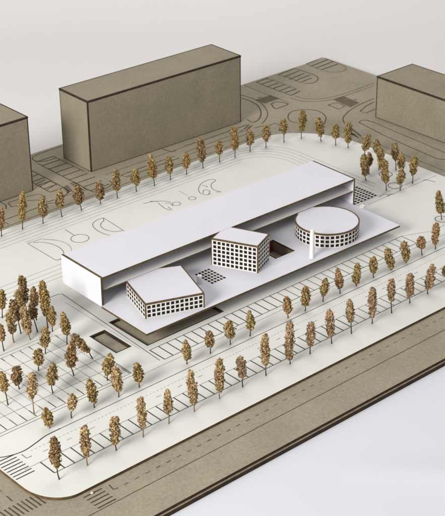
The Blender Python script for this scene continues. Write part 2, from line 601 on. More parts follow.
gi.strip(smooth([(0.503, 0.716), (0.53, 0.708), (0.57, 0.712), (0.595, 0.728), (0.60, 0.75)]), 0.0036, ZG1)
gi.strip(smooth([(0.452, 0.80), (0.445, 0.775), (0.420, 0.758), (0.38, 0.753), (0.34, 0.755)]), 0.0036, ZG1)
# plots along the back street
gi.strip([(0.155, 0.702), (0.155, 0.738), (0.345, 0.742), (0.362, 0.728), (0.362, 0.706)], 0.0036, ZG1)
gf.strip([(-0.6, 0.690), (0.37, 0.694), (1.30, 0.694)], 0.0028, ZG1)
gf.strip([(0.62, 0.80), (1.30, 0.80)], 0.0028, ZG1)
gi.strip([(0.66, 0.76), (0.66, 0.735), (0.90, 0.735), (0.90, 0.76), (0.66, 0.76)], 0.0036, ZG1)
gi.strip([(0.95, 0.76), (0.95, 0.735), (1.24, 0.735), (1.24, 0.765), (0.95, 0.76)], 0.0022, ZG1)
gi.strip([(0.30, 0.81), (0.33, 0.79), (0.33, 0.755)], 0.0036, ZG1)
# things near the back right, read off the survey
def G_(pts, w=0.0022, mb=gi, close=False, sm=True): mb.strip([at(u, v, G) for u, v in (smooth(pts) if sm and len(pts) > 5 else pts)], w * 1.55, ZG1, close)
G_([(244, 85), (262, 92.5), (276, 98), (290, 103)], .0018, gf)
# first row of bays
G_([(256, 82), (268, 87), (282, 92), (291, 95.5)], .0022)
for (a, b) in (((257, 82), (268, 78)), ((262, 84), (273, 80.5)), ((268, 86.5), (278.5, 83)), ((273, 88.5), (284.5, 84.7)), ((279, 91), (290, 87)), ((285, 92.7), (296, 89)), ((291, 95.5), (300, 91))):
    G_([a, b], .0034)
G_([(266, 78), (280, 82.5), (296, 89)], .0018, gf)
for (a, b) in (((278, 75), (293, 69)), ((284, 77), (299, 71)), ((289, 79.5), (304, 73.5)), ((295, 80.8), (310, 75)), ((300, 82.5), (312, 78))):
    G_([a, b], .0034)
G_([(278, 75), (288, 77), (300, 82.5)], .002, gf)
G_([(293, 68), (304, 71.5), (315, 75.5), (318, 79), (313, 83), (303, 83.5)], .0024)
for (a, b) in (((306, 64), (323, 57.6)), ((311, 66.3), (328, 59.5)), ((316, 68.2), (333, 61.5)), ((321, 70), (338, 64))):
    G_([a, b], .0038)
G_([(306, 64), (321, 70)], .002, gf)
G_([(324, 58), (336, 62.5), (344, 66), (346, 69), (341, 71.8), (330, 72), (325, 71)], .0022, gf)
# round turning circle and street curves
G_([(241, 98), (250, 101), (258, 106), (261, 113), (259, 119), (253, 122.5), (247, 119.5)], .0028)
G_([(241, 95), (254, 99), (262, 104), (267, 111), (267, 117), (262, 124)], .0022)
def hatch(a, b, c, d, n):
    for k in range(n):
        t = k / (n - 1)
        G_([(a[0] + (b[0] - a[0]) * t, a[1] + (b[1] - a[1]) * t), (d[0] + (c[0] - d[0]) * t, d[1] + (c[1] - d[1]) * t)], .0034)
hatch((256, 100.2), (264, 103.2), (279, 98.2), (271, 95.4), 6)
G_([(258, 98), (261, 97)], .003)
G_([(271, 104), (277, 102), (288, 104), (280, 107.5), (275, 108.5), (271, 104)], .003)
G_([(244, 129), (249, 125), (252, 125.5), (246, 131)], .0028)
G_([(255, 128), (262, 126), (270, 129)], .0024)
G_([(269, 126), (275, 123), (281, 126), (279, 131)], .0024)
G_([(290, 98), (302, 101), (318, 101.3), (334, 99), (350, 94), (373, 86)], .0022, gf)
G_([(295, 96), (305, 98.6), (320, 98.8), (336, 96), (352, 91), (374, 83)], .0022, gf)
G_([(297, 123), (290, 121), (288, 116), (292, 111.5), (302, 109.8), (314, 110), (322, 113), (326, 118), (324, 124)], .0024)
hatch((334, 99.6), (343, 96.4), (359, 103.2), (351, 107), 7)
G_([(328, 105), (337, 102.5), (345, 106), (339, 109.4), (328, 105)], .0026)
G_([(353, 99.5), (357, 99.8)], .003)
G_([(346, 125), (343, 120), (345, 115), (352, 109), (362, 103.5), (374, 98.5)], .0024)
G_([(374, 102), (366, 106), (360, 111.5), (366, 113.2), (375, 109)], .0026)
G_([(436, 158.4), (444, 159.8), (449, 158)], .0026)
G_([(364, 125), (359, 122.5), (361, 120.5), (366, 120), (374, 122.5)], .0028)
G_([(364, 125), (385, 136), (410, 147), (436, 158.4)], .0022)
G_([(374, 122.5), (395, 131.5), (420, 142), (450, 155)], .0020)
G_([(352, 130), (362, 138), (384, 146.5), (412, 158), (450, 173)], .0018, gf)
G_([(351, 128), (361, 136)], .003)
for k in range(5):
    G_([(344 + k * 2.4, 128.5 + k * 1.3), (349 + k * 2.4, 133.0 + k * 1.3)], .003)
G_([(0, 202), (6, 205), (6, 209)], .0024)
G_([(8, 203.5), (12, 207), (19, 205.5)], .0024)
G_([(7.5, 203), (24, 197.5), (39, 193.8), (44, 196), (45.5, 199)], .0022, sm=False)
G_([(40, 186.5), (50, 181.5), (56.5, 184), (46, 190.5), (40, 186.5)], .0024, sm=False)
G_([(36, 184), (45, 180)], .0024)
hatch((63, 188), (67, 193), (72, 190), (68, 185.5), 5)
hatch((70, 184), (76, 188), (80, 185), (75, 182), 4)
G_([(184, 146), (214, 136.5), (247, 125), (249.6, 127), (240, 131.5)], .0022, gf, sm=False)
G_([(162, 149), (172, 152), (176, 150.5)], .0024)
gi.build('grey_board_engraving', M_GINK, base)
gf.build('grey_board_fine_engraving', M_GFINE, base)


# ------------------------------------------------------------ grey card blocks round the site
def grey_block(label, corners, h, name='grey_block'):
    """closed box of greyboard panels with burnt joints; corners counter-clockwise"""
    c0 = sum((Vector((c[0], c[1])) for c in corners), Vector((0, 0))) / 4
    root = empty(name, (c0.x, c0.y, G), label, 'massing block', 'plain greyboard massing blocks')
    z0, z1 = G, G + h
    T = 0.0062
    P = [Vector((c[0], c[1])) for c in corners]
    ins = []
    for i in range(4):
        d1 = (P[i] - P[i - 1]).normalized()
        d2 = (P[(i + 1) % 4] - P[i]).normalized()
        ins.append(P[i] + (d2 - d1) * 0.0050)
    MB().card([tuple(p) for p in ins], z1 - T, z1, (), 0, 0).build('top_panel', [M_GREYB], root)
    MB().card([tuple(p) for p in P], z1 - T, z1 + .0003, [[tuple(p) for p in ins]], 0, 0).build('top_joint', [M_BURNT], root)
    E_ = 0.0058
    for i in range(4):
        a, b = P[i], P[(i + 1) % 4]
        d = (b - a).normalized()
        nn = Vector((d.y, -d.x))
        q = [a + d * E_ - nn * .0006, b - d * E_ - nn * .0006, b - d * E_ - nn * T, a + d * E_ - nn * T]
        MB().card([tuple(p) for p in q], z0 + .0025, z1 - T, (), 0, 0).build('side_panel', [M_GREYB, M_BURNT], root)
        # the burnt edge of the neighbouring panel shows as a dark upright strip
        dp = (a - P[i - 1]).normalized()
        k = [a + dp * 0 - nn * .0012 + d * .0010, a + d * E_ - nn * .0012, a + d * E_ - dp * E_, a - dp * E_ + d * .0010]
        MB().card([tuple(p) for p in k], z0, z1 - T - .0001, (), 0, 0).build('corner_joint', [M_BURNT], root)
        q = [a + d * E_ - nn * .0014, b - d * E_ - nn * .0014, b - d * E_ - nn * T, a + d * E_ - nn * T]
        MB().card([tuple(p) for p in q], z0, z0 + .0024, (), 0, 0).build('bottom_joint', [M_BURNT], root)
    return root


def rot_rect(x, y, w, d, a):
    c, s = math.cos(a), math.sin(a)
    return [(x + c * p - s * q, y + s * p + c * q) for p, q in ((0, 0), (w, 0), (w, d), (0, d))]


grey_block('long greyboard block behind the site, the largest one, seen whole', rot_rect(0.5974, 0.849, 0.6915, 0.1693, -0.0211), 0.2619)
grey_block('greyboard block cut off by the left edge of the picture', rect(0.3642 - 0.42, 0.3642, 0.8604, 0.8604 + 0.1622), 0.2679)
grey_block('greyboard block at the right edge, its long side facing the front left', [(1.689, 0.5266 - 0.62), (1.689 + .197, 0.5266 - 0.62), (1.689 + .197, 0.5266), (1.689, 0.5266)], 0.1637)

# ------------------------------------------------------------ the main building
HA = -0.0170
HC, HS = math.cos(HA), math.sin(HA)
HO = (0.000, 0.001)


def H(x, y, z=None):
    X, Y = HO[0] + HC * x - HS * y, HO[1] + HS * x + HC * y
    return (X, Y) if z is None else (X, Y, z)


def Hinv(X, Y):
    X -= HO[0]; Y -= HO[1]
    return HC * X + HS * Y, -HS * X + HC * Y


L_, D_, P_ = 1.006, 0.1905, 0.2065
CT = 0.0062
WT = 0.0080
bar = empty('main_building', H(0.5, 0, 0.0), 'long white slab building on a floating platform in the centre of the model', 'model building')


def HR(x0, x1, y0, y1):
    return [H(x0, y0), H(x1, y0), H(x1, y1), H(x0, y1)]


# platform, with perforated patch and square opening
holes = []
PG = [(0.314, -0.110), (0.370, -0.034)]
for i in range(5):
    for j in range(6):
        x, y = 0.3135 + i * 0.0117, -0.1125 + j * 0.0137
        xx, yy = Hinv(x, y)
        holes.append([H(xx, yy), H(xx + 0.0082, yy), H(xx + 0.0082, yy + 0.0100), H(xx, yy + 0.0100)])
ox0, oy0 = Hinv(0.556, -0.1235)
ox1, oy1 = Hinv(0.637, -0.026)
holes.append(HR(ox0, ox1, oy0, oy1))
MB().card([H(-0.002, -P_), H(L_ - 0.006, -P_), H(L_ - 0.006, D_), H(WT + .0002, D_), H(WT + .0002, -.0006), H(-0.002, -.0006)], -CT, 0, holes).build('platform', [M_WHITE, M_BROWN], bar)
# supports hidden below the floating platform
for (x0, x1, y0, y1) in ((0.10, 0.13, 0.03, 0.16), (0.86, 0.89, 0.03, 0.16), (0.40, 0.50, 0.03, 0.12)):
    MB().box(x0, x1, y0, y1, W, -CT, lambda x, y, z: H(x, y, z)).build('support', M_LINER, bar)
# lining of the square opening
lw = MB()
e = 0.003
zb = W + .0004
for (x0, x1, y0, y1, mi) in ((ox0 - e, ox0, oy0 - e, oy1 + e, 0), (ox1, ox1 + e, oy0 - e, oy1 + e, 1), (ox0, ox1, oy0 - e, oy0, 1), (ox0, ox1, oy1, oy1 + e, 0)):
    lw.box(x0, x1, y0, y1, zb, -CT - .0002, lambda x, y, z: H(x, y, z), (mi,) * 6)
lw.box(ox0, ox1, oy0, oy1, W - .002 + .003, W + .0025, lambda x, y, z: H(x, y, z), (1,) * 6)
lw.box(ox0 + 0.032, ox0 + 0.035, oy0 + .01, oy1, W + .003, W + .022, lambda x, y, z: H(x, y, z), (1,) * 6)
lw.build('light_well', [M_RED, M_LINER], bar)
pb = MB()
pb.box(*(Hinv(0.306, 0)[0], Hinv(0.378, 0)[0]), Hinv(0.3, -0.120)[1], Hinv(0.3, -0.026)[1], -CT - .0022, -CT - .0004, lambda x, y, z: H(x, y, z))
pb.build('grating_backing', M_DARKP, bar)
# bar: roof, end walls, back wall, gallery slab
MB().card(HR(WT + .0001, L_ - CT - .0001, 0, D_), ZT - CT, ZT).build('roof', [M_WHITE, M_BROWN], bar)
for x0, x1, zb_ in ((0.0, WT, -0.0035), (L_ - CT, L_, 0.0002)):
    w_ = MB()
    w_.box(x0, x1, -.0003, D_ + .0002, zb_, ZT + .0002, lambda x, y, z: H(x, y, z), (0, 0, 1, 1, 1, 1))
    w_.build('end_wall', [M_WHITE, M_BROWN], bar)
w_ = MB()
w_.box(WT + .0002, L_ - CT - .0002, D_ - CT, D_ - .001, 0.0002, ZT - CT - .0001, lambda x, y, z: H(x, y, z), (1, 1, 0, 0, 1, 1))
w_.build('back_wall', [M_INNER_TINT, M_BROWN], bar)
w_ = MB().card(HR(WT + .0002, L_ - CT - .0002, 0.0012, D_ - CT - .0002), ZM - CT * .8, ZM)
w_.build('gallery_slab', [M_INNER_TINT, M_BROWN], bar)


# ------------------------------------------------------------ perforated volumes
def facade(path, ncol, nrow, z0, z1, root, fr=0.69, margin=0.0022, mt=0.12, T=0.0020, skip=()):
    """sheet with real square holes along a path of xy points; a dark pane behind every hole"""
    pts = [Vector(p) for p in path]
    cum = [0]
    for a, b in zip(pts, pts[1:]): cum.append(cum[-1] + (b - a).length)
    LL = cum[-1]

    def P(s_, off=0.0):
        s_ = max(0, min(LL, s_))
        for i in range(len(pts) - 1):
            if s_ <= cum[i + 1] + 1e-9:
                t_ = (s_ - cum[i]) / (cum[i + 1] - cum[i])
                d = (pts[i + 1] - pts[i]).normalized()
                if len(pts) > 2:
                    e0 = (pts[i + 1] - pts[i - 1]).normalized() if i > 0 else d
                    e1 = (pts[i + 2] - pts[i]).normalized() if i + 2 < len(pts) else d
                    d = (e0 * (1 - t_) + e1 * t_).normalized()
                nn = Vector((d.y, -d.x))
                return pts[i].lerp(pts[i + 1], t_) - nn * off
    m_ = MB()
    cw = (LL - 2 * margin) / ncol
    ch = (z1 - z0 - 0.002) / nrow
    xs, zs = [0], [z0]
    for i in range(ncol):
        a = margin + cw * i
        xs += [a + cw * (1 - fr) / 2, a + cw * (1 + fr) / 2]
    xs.append(LL)
    for j in range(nrow):
        a = z0 + 0.001 + ch * j
        zs += [a + ch * (1 - fr) / 2, a + ch * (1 + fr) / 2]
    zs.append(z1)
    panes = []

    def V(s_, z, off): p = P(s_, off); return (p.x, p.y, z)
    for i in range(len(xs) - 1):
        a, b = xs[i], xs[i + 1]
        for j in range(len(zs) - 1):
            c, d = zs[j], zs[j + 1]
            if i % 2 == 1 and j % 2 == 1:
                # reveal
                m_.face([V(a, c, 0), V(b, c, 0), V(b, c, T), V(a, c, T)], 1)
                m_.face([V(b, d, 0), V(a, d, 0), V(a, d, T), V(b, d, T)], 1)
                m_.face([V(a, d, 0), V(a, c, 0), V(a, c, T), V(a, d, T)], 1)
                m_.face([V(b, c, 0), V(b, d, 0), V(b, d, T), V(b, c, T)], 1)
                panes.append((a, b, c, d))
            else:
                m_.face([V(a, c, 0), V(b, c, 0), V(b, d, 0), V(a, d, 0)], 0)
                m_.face([V(b, c, T), V(a, c, T), V(a, d, T), V(b, d, T)], 0)
    for s_ in (0, LL):
        q = [V(s_, z0, 0), V(s_, z1, 0), V(s_, z1, T), V(s_, z0, T)]
        m_.face(q if s_ == 0 else q[::-1], 1)
    for z in (z0, z1):
        for i in range(len(xs) - 1):
            m_.face([V(xs[i], z, 0), V(xs[i + 1], z, 0), V(xs[i + 1], z, T), V(xs[i], z, T)], 1)
    fo = m_.build('facade_panel', [M_FACADE, M_BROWN], root)
    g = 0.0006
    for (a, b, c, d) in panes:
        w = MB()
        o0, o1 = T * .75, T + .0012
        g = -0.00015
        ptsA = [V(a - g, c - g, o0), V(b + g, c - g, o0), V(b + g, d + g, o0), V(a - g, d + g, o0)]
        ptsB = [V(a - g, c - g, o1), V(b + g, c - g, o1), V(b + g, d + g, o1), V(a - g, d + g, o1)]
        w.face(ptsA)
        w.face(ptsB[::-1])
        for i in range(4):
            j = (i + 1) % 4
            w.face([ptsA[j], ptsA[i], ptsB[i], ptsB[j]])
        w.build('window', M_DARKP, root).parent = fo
    return fo


def join_edges(A, k, nxt=False):
    """is edge k (from A[k] to A[k+1]) the one butted against the long bar?"""
    a, b = A[k], A[(k + 1) % len(A)]
    on = abs(Hinv(*a)[1]) < 0.001 and abs(Hinv(*b)[1]) < 0.001
    i = (k + 1) % len(A) if not nxt else k
    return (i % len(A),) if on else ()


def volume(label, name, top_poly, zroof, fac, join, shell_inset=0.0036, rt=0.0046):
    """top_poly world xy; fac = list of (path, ncol, nrow)"""
    c0 = sum((Vector(p) for p in top_poly), Vector((0, 0))) / len(top_poly)
    root = empty(name, (c0.x, c0.y, 0), label, 'model building')
    cut = top_poly
    A = [Vector(p) for p in cut]
    ar = sum(A[i].x * A[(i + 1) % len(A)].y - A[(i + 1) % len(A)].x * A[i].y for i in range(len(A)))
    if ar < 0: A.reverse()
    ins = []
    for i in range(len(A)):
        d1 = (A[i] - A[i - 1]).normalized()
        d2 = (A[(i + 1) % len(A)] - A[i]).normalized()
        n1, n2 = Vector((-d1.y, d1.x)), Vector((-d2.y, d2.x))
        k1 = 0.0002 if i in join_edges(A, i - 1) else 0.0040
        k2 = 0.0002 if i in join_edges(A, i, True) else 0.0040
        # intersection of the two offset edges
        den = d1.x * d2.y - d1.y * d2.x
        p1, p2 = A[i] + n1 * k1, A[i] + n2 * k2
        if abs(den) < 0.05: ins.append((p1 + p2) / 2)
        else:
            t_ = ((p2 - p1).x * d2.y - (p2 - p1).y * d2.x) / den
            ins.append(p1 + d1 * t_)
    MB().card([tuple(p) for p in ins], zroof - rt, zroof).build('roof', [M_WHITE, M_BROWN], root)
    MB().card([tuple(p) for p in A], zroof - rt, zroof + .0002, [[tuple(p) for p in ins]], 0, 0).build('roof_rim', [M_BROWN], root)
    # inner box closing the volume
    inn = []
    n = len(top_poly)
    for p in top_poly:
        v = Vector(p)
        dirv = (c0 - v)
        inn.append(tuple(v + dirv.normalized() * (shell_inset * 1.6)))
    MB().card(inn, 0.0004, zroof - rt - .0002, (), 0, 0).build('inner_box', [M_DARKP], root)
    for path, nc, nr in fac:
        facade(path, nc, nr, 0.0004, zroof - rt - .0001, root)
        for k_ in (0, -1):
            p = Vector(path[k_])
            dd = (Vector(path[1]) - Vector(path[0])).normalized() * (-1 if k_ == 0 else 1)
            nn = Vector((dd.y, -dd.x)) * (-1 if k_ == 0 else 1)
            q = [p + dd * .0001 - nn * .0004, p + dd * .0024 - nn * .0004, p + dd * .0024 - nn * .0028, p + dd * .0001 - nn * .0028]
            MB().card([tuple(v) for v in q], 0.0004, zroof - rt - .0001, (), 0, 0).build('corner_edge', [M_BROWN], root)
    return root


def inset_path(a, b, e0=0.0022, out=0.0):
    a, b = Vector(a), Vector(b)
    d = (b - a).normalized()
    nn = Vector((d.y, -d.x))
    return [tuple(a + d * e0 - nn * .0006), tuple(b - d * e0 - nn * .0006)]


# low west block (3 storeys, 12 bays)
v1 = [tuple(at(126, 281.5, ZM)[:2]), tuple(at(145, 304.2, ZM)[:2]), tuple(at(204.5, 293, ZM)[:2]), tuple(at(181.5, 265, ZM)[:2]), tuple(at(160, 267.3, ZM)[:2])]
def snap(p, e=-0.0004):
    x, y = Hinv(*p)
    return H(x, e)
v1[0] = snap(v1[0]); v1[4] = snap(v1[4])
volume('low white three storey volume with gridded windows at the left end of the platform', 'low_building',
       v1, ZM, [(inset_path(v1[1], v1[2]), 12, 3), (inset_path(v1[0], v1[1]), 8, 3), (inset_path(v1[2], v1[3]), 8, 3)], 0)
# cube block (6 storeys)
v2 = [tuple(at(*p, ZT)[:2]) for p in ((211, 238.3), (258, 246.6), (269.7, 234), (230, 226), (216.3, 231.5))]
v2[3] = snap(v2[3]); v2[4] = snap(v2[4])
volume('tall white six storey volume with gridded windows in the middle of the platform', 'tall_building',
       v2, ZT, [(inset_path(v2[0], v2[1]), 10, 6), (inset_path(v2[1], v2[2]), 6, 6)], 0)
# drum (3 storeys)
dc, dr = (0.787, -0.1087), 0.1000
a_cut = []
N_ = 72
drum_poly = []
for i in range(N_):
    a = 2 * PI * i / N_
    x, y = dc[0] + dr * math.cos(a), dc[1] + dr * math.sin(a)
    hx, hy = Hinv(x, y)
    if hy > -0.0005:
        if hy > -0.0005:
            hy = -0.0005
        x, y = H(hx, hy)
    drum_poly.append((x, y))
arcp = []
for i in range(61):
    a = math.radians(95 + (445 - 95) * i / 60)
    arcp.append((dc[0] + (dr - .0008) * math.cos(a), dc[1] + (dr - .0008) * math.sin(a)))
arcp = [p for p in arcp if Hinv(*p)[1] < -0.002]
c0 = Vector(dc)
root = empty('round_drum', (dc[0], dc[1], 0), 'round three storey drum with a flat white disc roof at the right of the platform', 'model building')
rim_in = []
for p in drum_poly:
    v = c0 + (Vector(p) - c0) * (1 - 0.0042 / dr)
    hx, hy = Hinv(*p)
    if hy > -0.003:
        q_ = Hinv(*v)
        v = Vector(H(q_[0], -0.0009))
    rim_in.append(tuple(v))
MB().card(rim_in, ZM - .0042, ZM - .0004).build('roof', [M_WHITE, M_BROWN], root)
MB().card(drum_poly, ZM - .0042, ZM + .0004, [rim_in], 0, 0).build('roof_rim', [M_BROWN], root)
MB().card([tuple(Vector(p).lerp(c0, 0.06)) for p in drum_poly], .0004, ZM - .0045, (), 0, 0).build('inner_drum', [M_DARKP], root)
facade(arcp, 35, 3, 0.0004, ZM - .0043, root)


# ------------------------------------------------------------ little white cylinders
def pin(x, y, h, r, label, hollow=False, z=0.0002, r2=None, mat=None):
    root = empty('white_pin', (x, y, z), label, 'pin')
    m_ = MB()
    r2 = r2 or r
    N = 24
    prof = [(r, 0), (r2, h)] + ([(r2 * .55, h), (r2 * .5, h * .3), (0.0001, h * .3)] if hollow else [(r2 * .93, h + r * .12), (0.0001, h + r * .14)])
    for (ra, za), (rb, zb_) in zip(prof, prof[1:]):
        for j in range(N):
            a0, a1 = 2 * PI * j / N, 2 * PI * (j + 1) / N
            m_.face([(x + ra * math.cos(a0), y + ra * math.sin(a0), z + za), (x + ra * math.cos(a1), y + ra * math.sin(a1), z + za),
                     (x + rb * math.cos(a1), y + rb * math.sin(a1), z + zb_), (x + rb * math.cos(a0), y + rb * math.sin(a0), z + zb_)], 0, True)
    m_.build('shaft', mat or M_PIN, root)
    b_ = MB()
    for j in range(N):
        a0, a1 = 2 * PI * j / N, 2 * PI * (j + 1) / N
        b_.face([(x + r * 1.12 * math.cos(a), y + r * 1.12 * math.sin(a), z + hh) for a, hh in ((a0, 0), (a1, 0), (a1, .0012), (a0, .0012))], 0, True)
        b_.face([(x, y, z + .0012), (x + r * 1.12 * math.cos(a0), y + r * 1.12 * math.sin(a0), z + .0012), (x + r * 1.12 * math.cos(a1), y + r * 1.12 * math.sin(a1), z + .0012)])
    b_.build('foot', mat or M_PIN, root)
    return root


p = at(311.8, 257.5, 0)
pin(p.x, p.y, 0.092, 0.0078, 'tall white cylinder standing in front of the round drum', r2=0.0064)
p = at(199.6, 282.5, 0)
pin(p.x, p.y, 0.022, 0.0078, 'short white cylinder beside the perforated patch on the platform')
p = at(364.8, 206.2, 0)
pin(p.x - .012, p.y + 0.0, 0.006, 0.0080, 'tiny hollow white tube at the right edge of the platform behind the drum', True)
p = at(92, 493.5, G)
pin(p.x, p.y, 0.0022, 0.0036, 'tiny cream stud on the crosswalk stripes of the grey board', False, G + .001, mat=M_STUD)


# ------------------------------------------------------------ dried-flower trees
OCT_V = np.array([(1, 0, 0), (-1, 0, 0), (0, 1, 0), (0, -1, 0), (0, 0, 1), (0, 0, -1)], float)
OCT_F = np.array([(0, 2, 4), (2, 1, 4), (1, 3, 4), (3, 0, 4), (2, 0, 5), (1, 2, 5), (3, 1, 5), (0, 3, 5)])


def crown_mesh(rng, p0, p1, width, shape, mat, origin):
    """crown of small seed-like bits gathered in clumps along the axis p0-p1"""
    p0, p1 = np.array(p0), np.array(p1)
    ax = p1 - p0
    Lc = np.linalg.norm(ax)
    ax /= Lc
    u = np.cross(ax, (0.3, 0.9, 0.1)); u /= np.linalg.norm(u)
    v = np.cross(ax, u)
    R0 = width / 2

    def prof(t):
        if shape == 'ball': q = np.sqrt(np.clip(1 - (2 * t - 1) ** 2, 0, 1))
        elif shape == 'drop': q = np.clip(np.sin(PI * np.clip(t, 0, 1) ** 0.62), 0, 1) ** 0.75
        elif shape == 'egg': q = np.clip(np.sin(PI * np.clip(t, 0, 1) ** 0.8), 0, 1) ** 0.6
        else: q = np.clip(np.sin(PI * np.clip(t, 0, 1)), 0, 1) ** 0.38
        return q
    # clumps
    nc = int(13 + 20 * (Lc / width) / 3 * 1.6)
    t = (np.arange(nc) + rng.random(nc)) / nc
    t = t * 0.94 + 0.03
    ph = rng.random(nc) * 2 * PI
    wob = np.array([math.sin(7 * x + ph[0]) for x in t]) * 0.10 + 1
    rr = prof(t) * R0 * (0.42 + 0.34 * rng.random(nc)) * wob
    cc = p0 + np.outer(t * Lc, ax) + np.outer(rr * np.cos(ph), u) + np.outer(rr * np.sin(ph), v)
    cr = R0 * (0.34 + 0.30 * rng.random(nc)) * (0.55 + 0.45 * prof(t))
    per = 19
    d = rng.normal(size=(nc, per, 3))
    d /= np.linalg.norm(d, axis=2, keepdims=True)
    rad = cr[:, None] * (0.55 + 0.5 * rng.random((nc, per)))
    pts = (cc[:, None, :] + d * rad[:, :, None]).reshape(-1, 3)
    # axial fill
    nf = int(nc * 7)
    tf = rng.random(nf)
    pf = rng.random(nf) * 2 * PI
    rf = prof(tf) * R0 * 0.75 * np.sqrt(rng.random(nf))
    fill = p0 + np.outer(tf * Lc, ax) + np.outer(rf * np.cos(pf), u) + np.outer(rf * np.sin(pf), v)
    # few loose bits outside
    ns = int(nc * 1.3)
    ts = rng.random(ns)
    psx = rng.random(ns) * 2 * PI
    rs = prof(ts) * R0 * (1.0 + 0.28 * rng.random(ns))
    strays = p0 + np.outer(ts * Lc * 1.04, ax) + np.outer(rs * np.cos(psx), u) + np.outer(rs * np.sin(psx), v)
    P_all = np.vstack([pts, fill, strays])
    n = len(P_all)
    sz = 0.0017 + 0.0021 * rng.random(n)
    sc = np.stack([sz * (0.7 + 0.7 * rng.random(n)), sz * (0.7 + 0.7 * rng.random(n)), sz * (0.5 + 0.5 * rng.random(n))], 1)
    q = rng.normal(size=(n, 4)); q /= np.linalg.norm(q, axis=1, keepdims=True)
    w, x, y, z = q.T
    Rm = np.stack([np.stack([1 - 2 * (y * y + z * z), 2 * (x * y - z * w), 2 * (x * z + y * w)], 1),
                   np.stack([2 * (x * y + z * w), 1 - 2 * (x * x + z * z), 2 * (y * z - x * w)], 1),
                   np.stack([2 * (x * z - y * w), 2 * (y * z + x * w), 1 - 2 * (x * x + y * y)], 1)], 1)
    loc = OCT_V[None] * sc[:, None, :]
    V = np.einsum('nij,nkj->nki', Rm, loc) + P_all[:, None, :]
    V = V.reshape(-1, 3) - np.array(origin)
    F = (OCT_F[None] + (np.arange(n) * 6)[:, None, None]).reshape(-1, 3)
    me = bpy.data.meshes.new('crown')
    me.vertices.add(len(V)); me.vertices.foreach_set('co', V.ravel())
    me.loops.add(len(F) * 3); me.loops.foreach_set('vertex_index', F.ravel().astype(np.int32))
    me.polygons.add(len(F)); me.polygons.foreach_set('loop_start', (np.arange(len(F)) * 3).astype(np.int32))
    me.materials.append(mat)
    me.update(calc_edges=True)
    return me


def at_vertical(u, v, base):
    """point over the base, in the upright plane through it facing the viewer"""
    q = ray(u, v)
    t_ = (base - CAM_LOC).dot(FWD) / q.dot(FWD)
    return CAM_LOC + q * t_


# survey of every tree: foot (x, y), crown top (x, y), crown foot (x, y), crown width, tone, shape, stem
BACK = [
 (1.5,236.5, 1,208, 1,228, 7.5,'dark','col'), (22.5,229.5, 22.5,192.5, 22.5,220, 8.5,'orange','col'), (43,223.5, 42,196, 43,217.5, 11,'olive','egg'),
 (62,217, 59.5,189.5, 60.5,208, 9.5,'olive','egg'), (81.5,210.5, 77.5,185, 79.5,204, 11.5,'dark','drop'), (100.5,204, 99,181, 100,200.5, 9.5,'dark','egg'),
 (117.5,198.4, 115.7,169.5, 117,191, 9.5,'olive','egg'), (136.5,191.6, 135,168, 136,185, 10,'ochre','egg'), (154.5,186, 150,154, 153.5,178, 10,'orange','drop'),
 (170.5,180, 168.5,156.5, 170,174, 9,'ochre','egg'), (186.5,174.5, 186,152, 186.5,168.5, 7.5,'orange','egg'), (203,168.5, 200,138.5, 202.5,162, 9,'dark','col'),
 (219.6,162.4, 219.3,140.5, 219.5,154.5, 8.5,'ochre','egg'), (235,157.6, 234,127, 235,149.5, 9.5,'orange','col'), (250,151.6, 250,130.5, 250,145, 9,'ochre','egg'),
 (266,148, 266.5,125, 266,141.5, 9,'ochre','egg'), (284,142.6, 283,119, 284,134, 8.5,'ochre','egg'), (301.4,138.6, 303.7,110, 301.4,131, 9,'ochre','col'),
 (321,141.5, 318,118, 320.8,135.5, 10,'ochre','egg'), (335.6,145.4, 336,124, 335.6,138.5, 8.5,'ochre','egg'), (348,148, 348.3,122, 347.8,143, 9,'olive','col')]
RIGHT = [
 (365,158, 368.5,133.5, 364.8,151, 9,'ochre','egg'), (366,180.4, 363.5,154, 365,176, 8,'ochre','col'), (369,174.4, 369.3,152.6, 369.2,166, 7,'dark','egg'),
 (379,170, 376,139, 379,156, 8,'ochre','egg'), (382.5,179, 380,148, 382.5,170, 8,'ochre','col'), (386.4,190.4, 384.5,160, 386,183, 8,'ochre','col'),
 (396,170, 394.6,143, 395.6,161, 7.6,'olive','col'), (402,179, 401,153, 401.8,169, 8.4,'ochre','egg'), (400,190.4, 401.5,168, 399.8,184, 8.6,'olive','egg'),
 (412.4,183.4, 414.6,156, 413,175, 8.4,'ochre','col'), (441.6,219.4, 438.3,190.5, 441,213.5, 9.4,'olive','drop')]
MIDR = [
 (187,364, 185.6,340.5, 187,360, 10,'olive','drop'), (210.4,353.6, 208.6,331.3, 210,347, 10.5,'dark','egg'),
 (230.4,344.6, 229,321.6, 230,338, 12,'olive','ball'), (250,336, 249.6,311, 250.6,329.5, 9,'green','drop'),
 (288,318, 286.6,297, 288,313.5, 9.2,'rust','egg'), (305,311, 305.4,286, 305.2,306, 10,'ochre','egg'), (323,301.6, 325.8,278, 323.8,295.5, 9,'green','egg'),
 (340,293.6, 337.6,268.5, 340,288, 9,'rust','drop'), (356.4,286, 357.8,263, 355.8,283.5, 9.2,'olive','drop'), (373.4,277.6, 373.8,256.5, 373.2,273, 8.6,'ochre','egg'),
 (391,270, 387,248.6, 391.4,268.8, 9.2,'olive','col'), (406,262.8, 403.5,241.2, 406.4,260.8, 9,'olive','col'), (422,255, 420.6,237.6, 421.6,248.3, 10,'rust','ball'), (435.4,249, 436.3,223, 435,245, 7.4,'rust','col')]
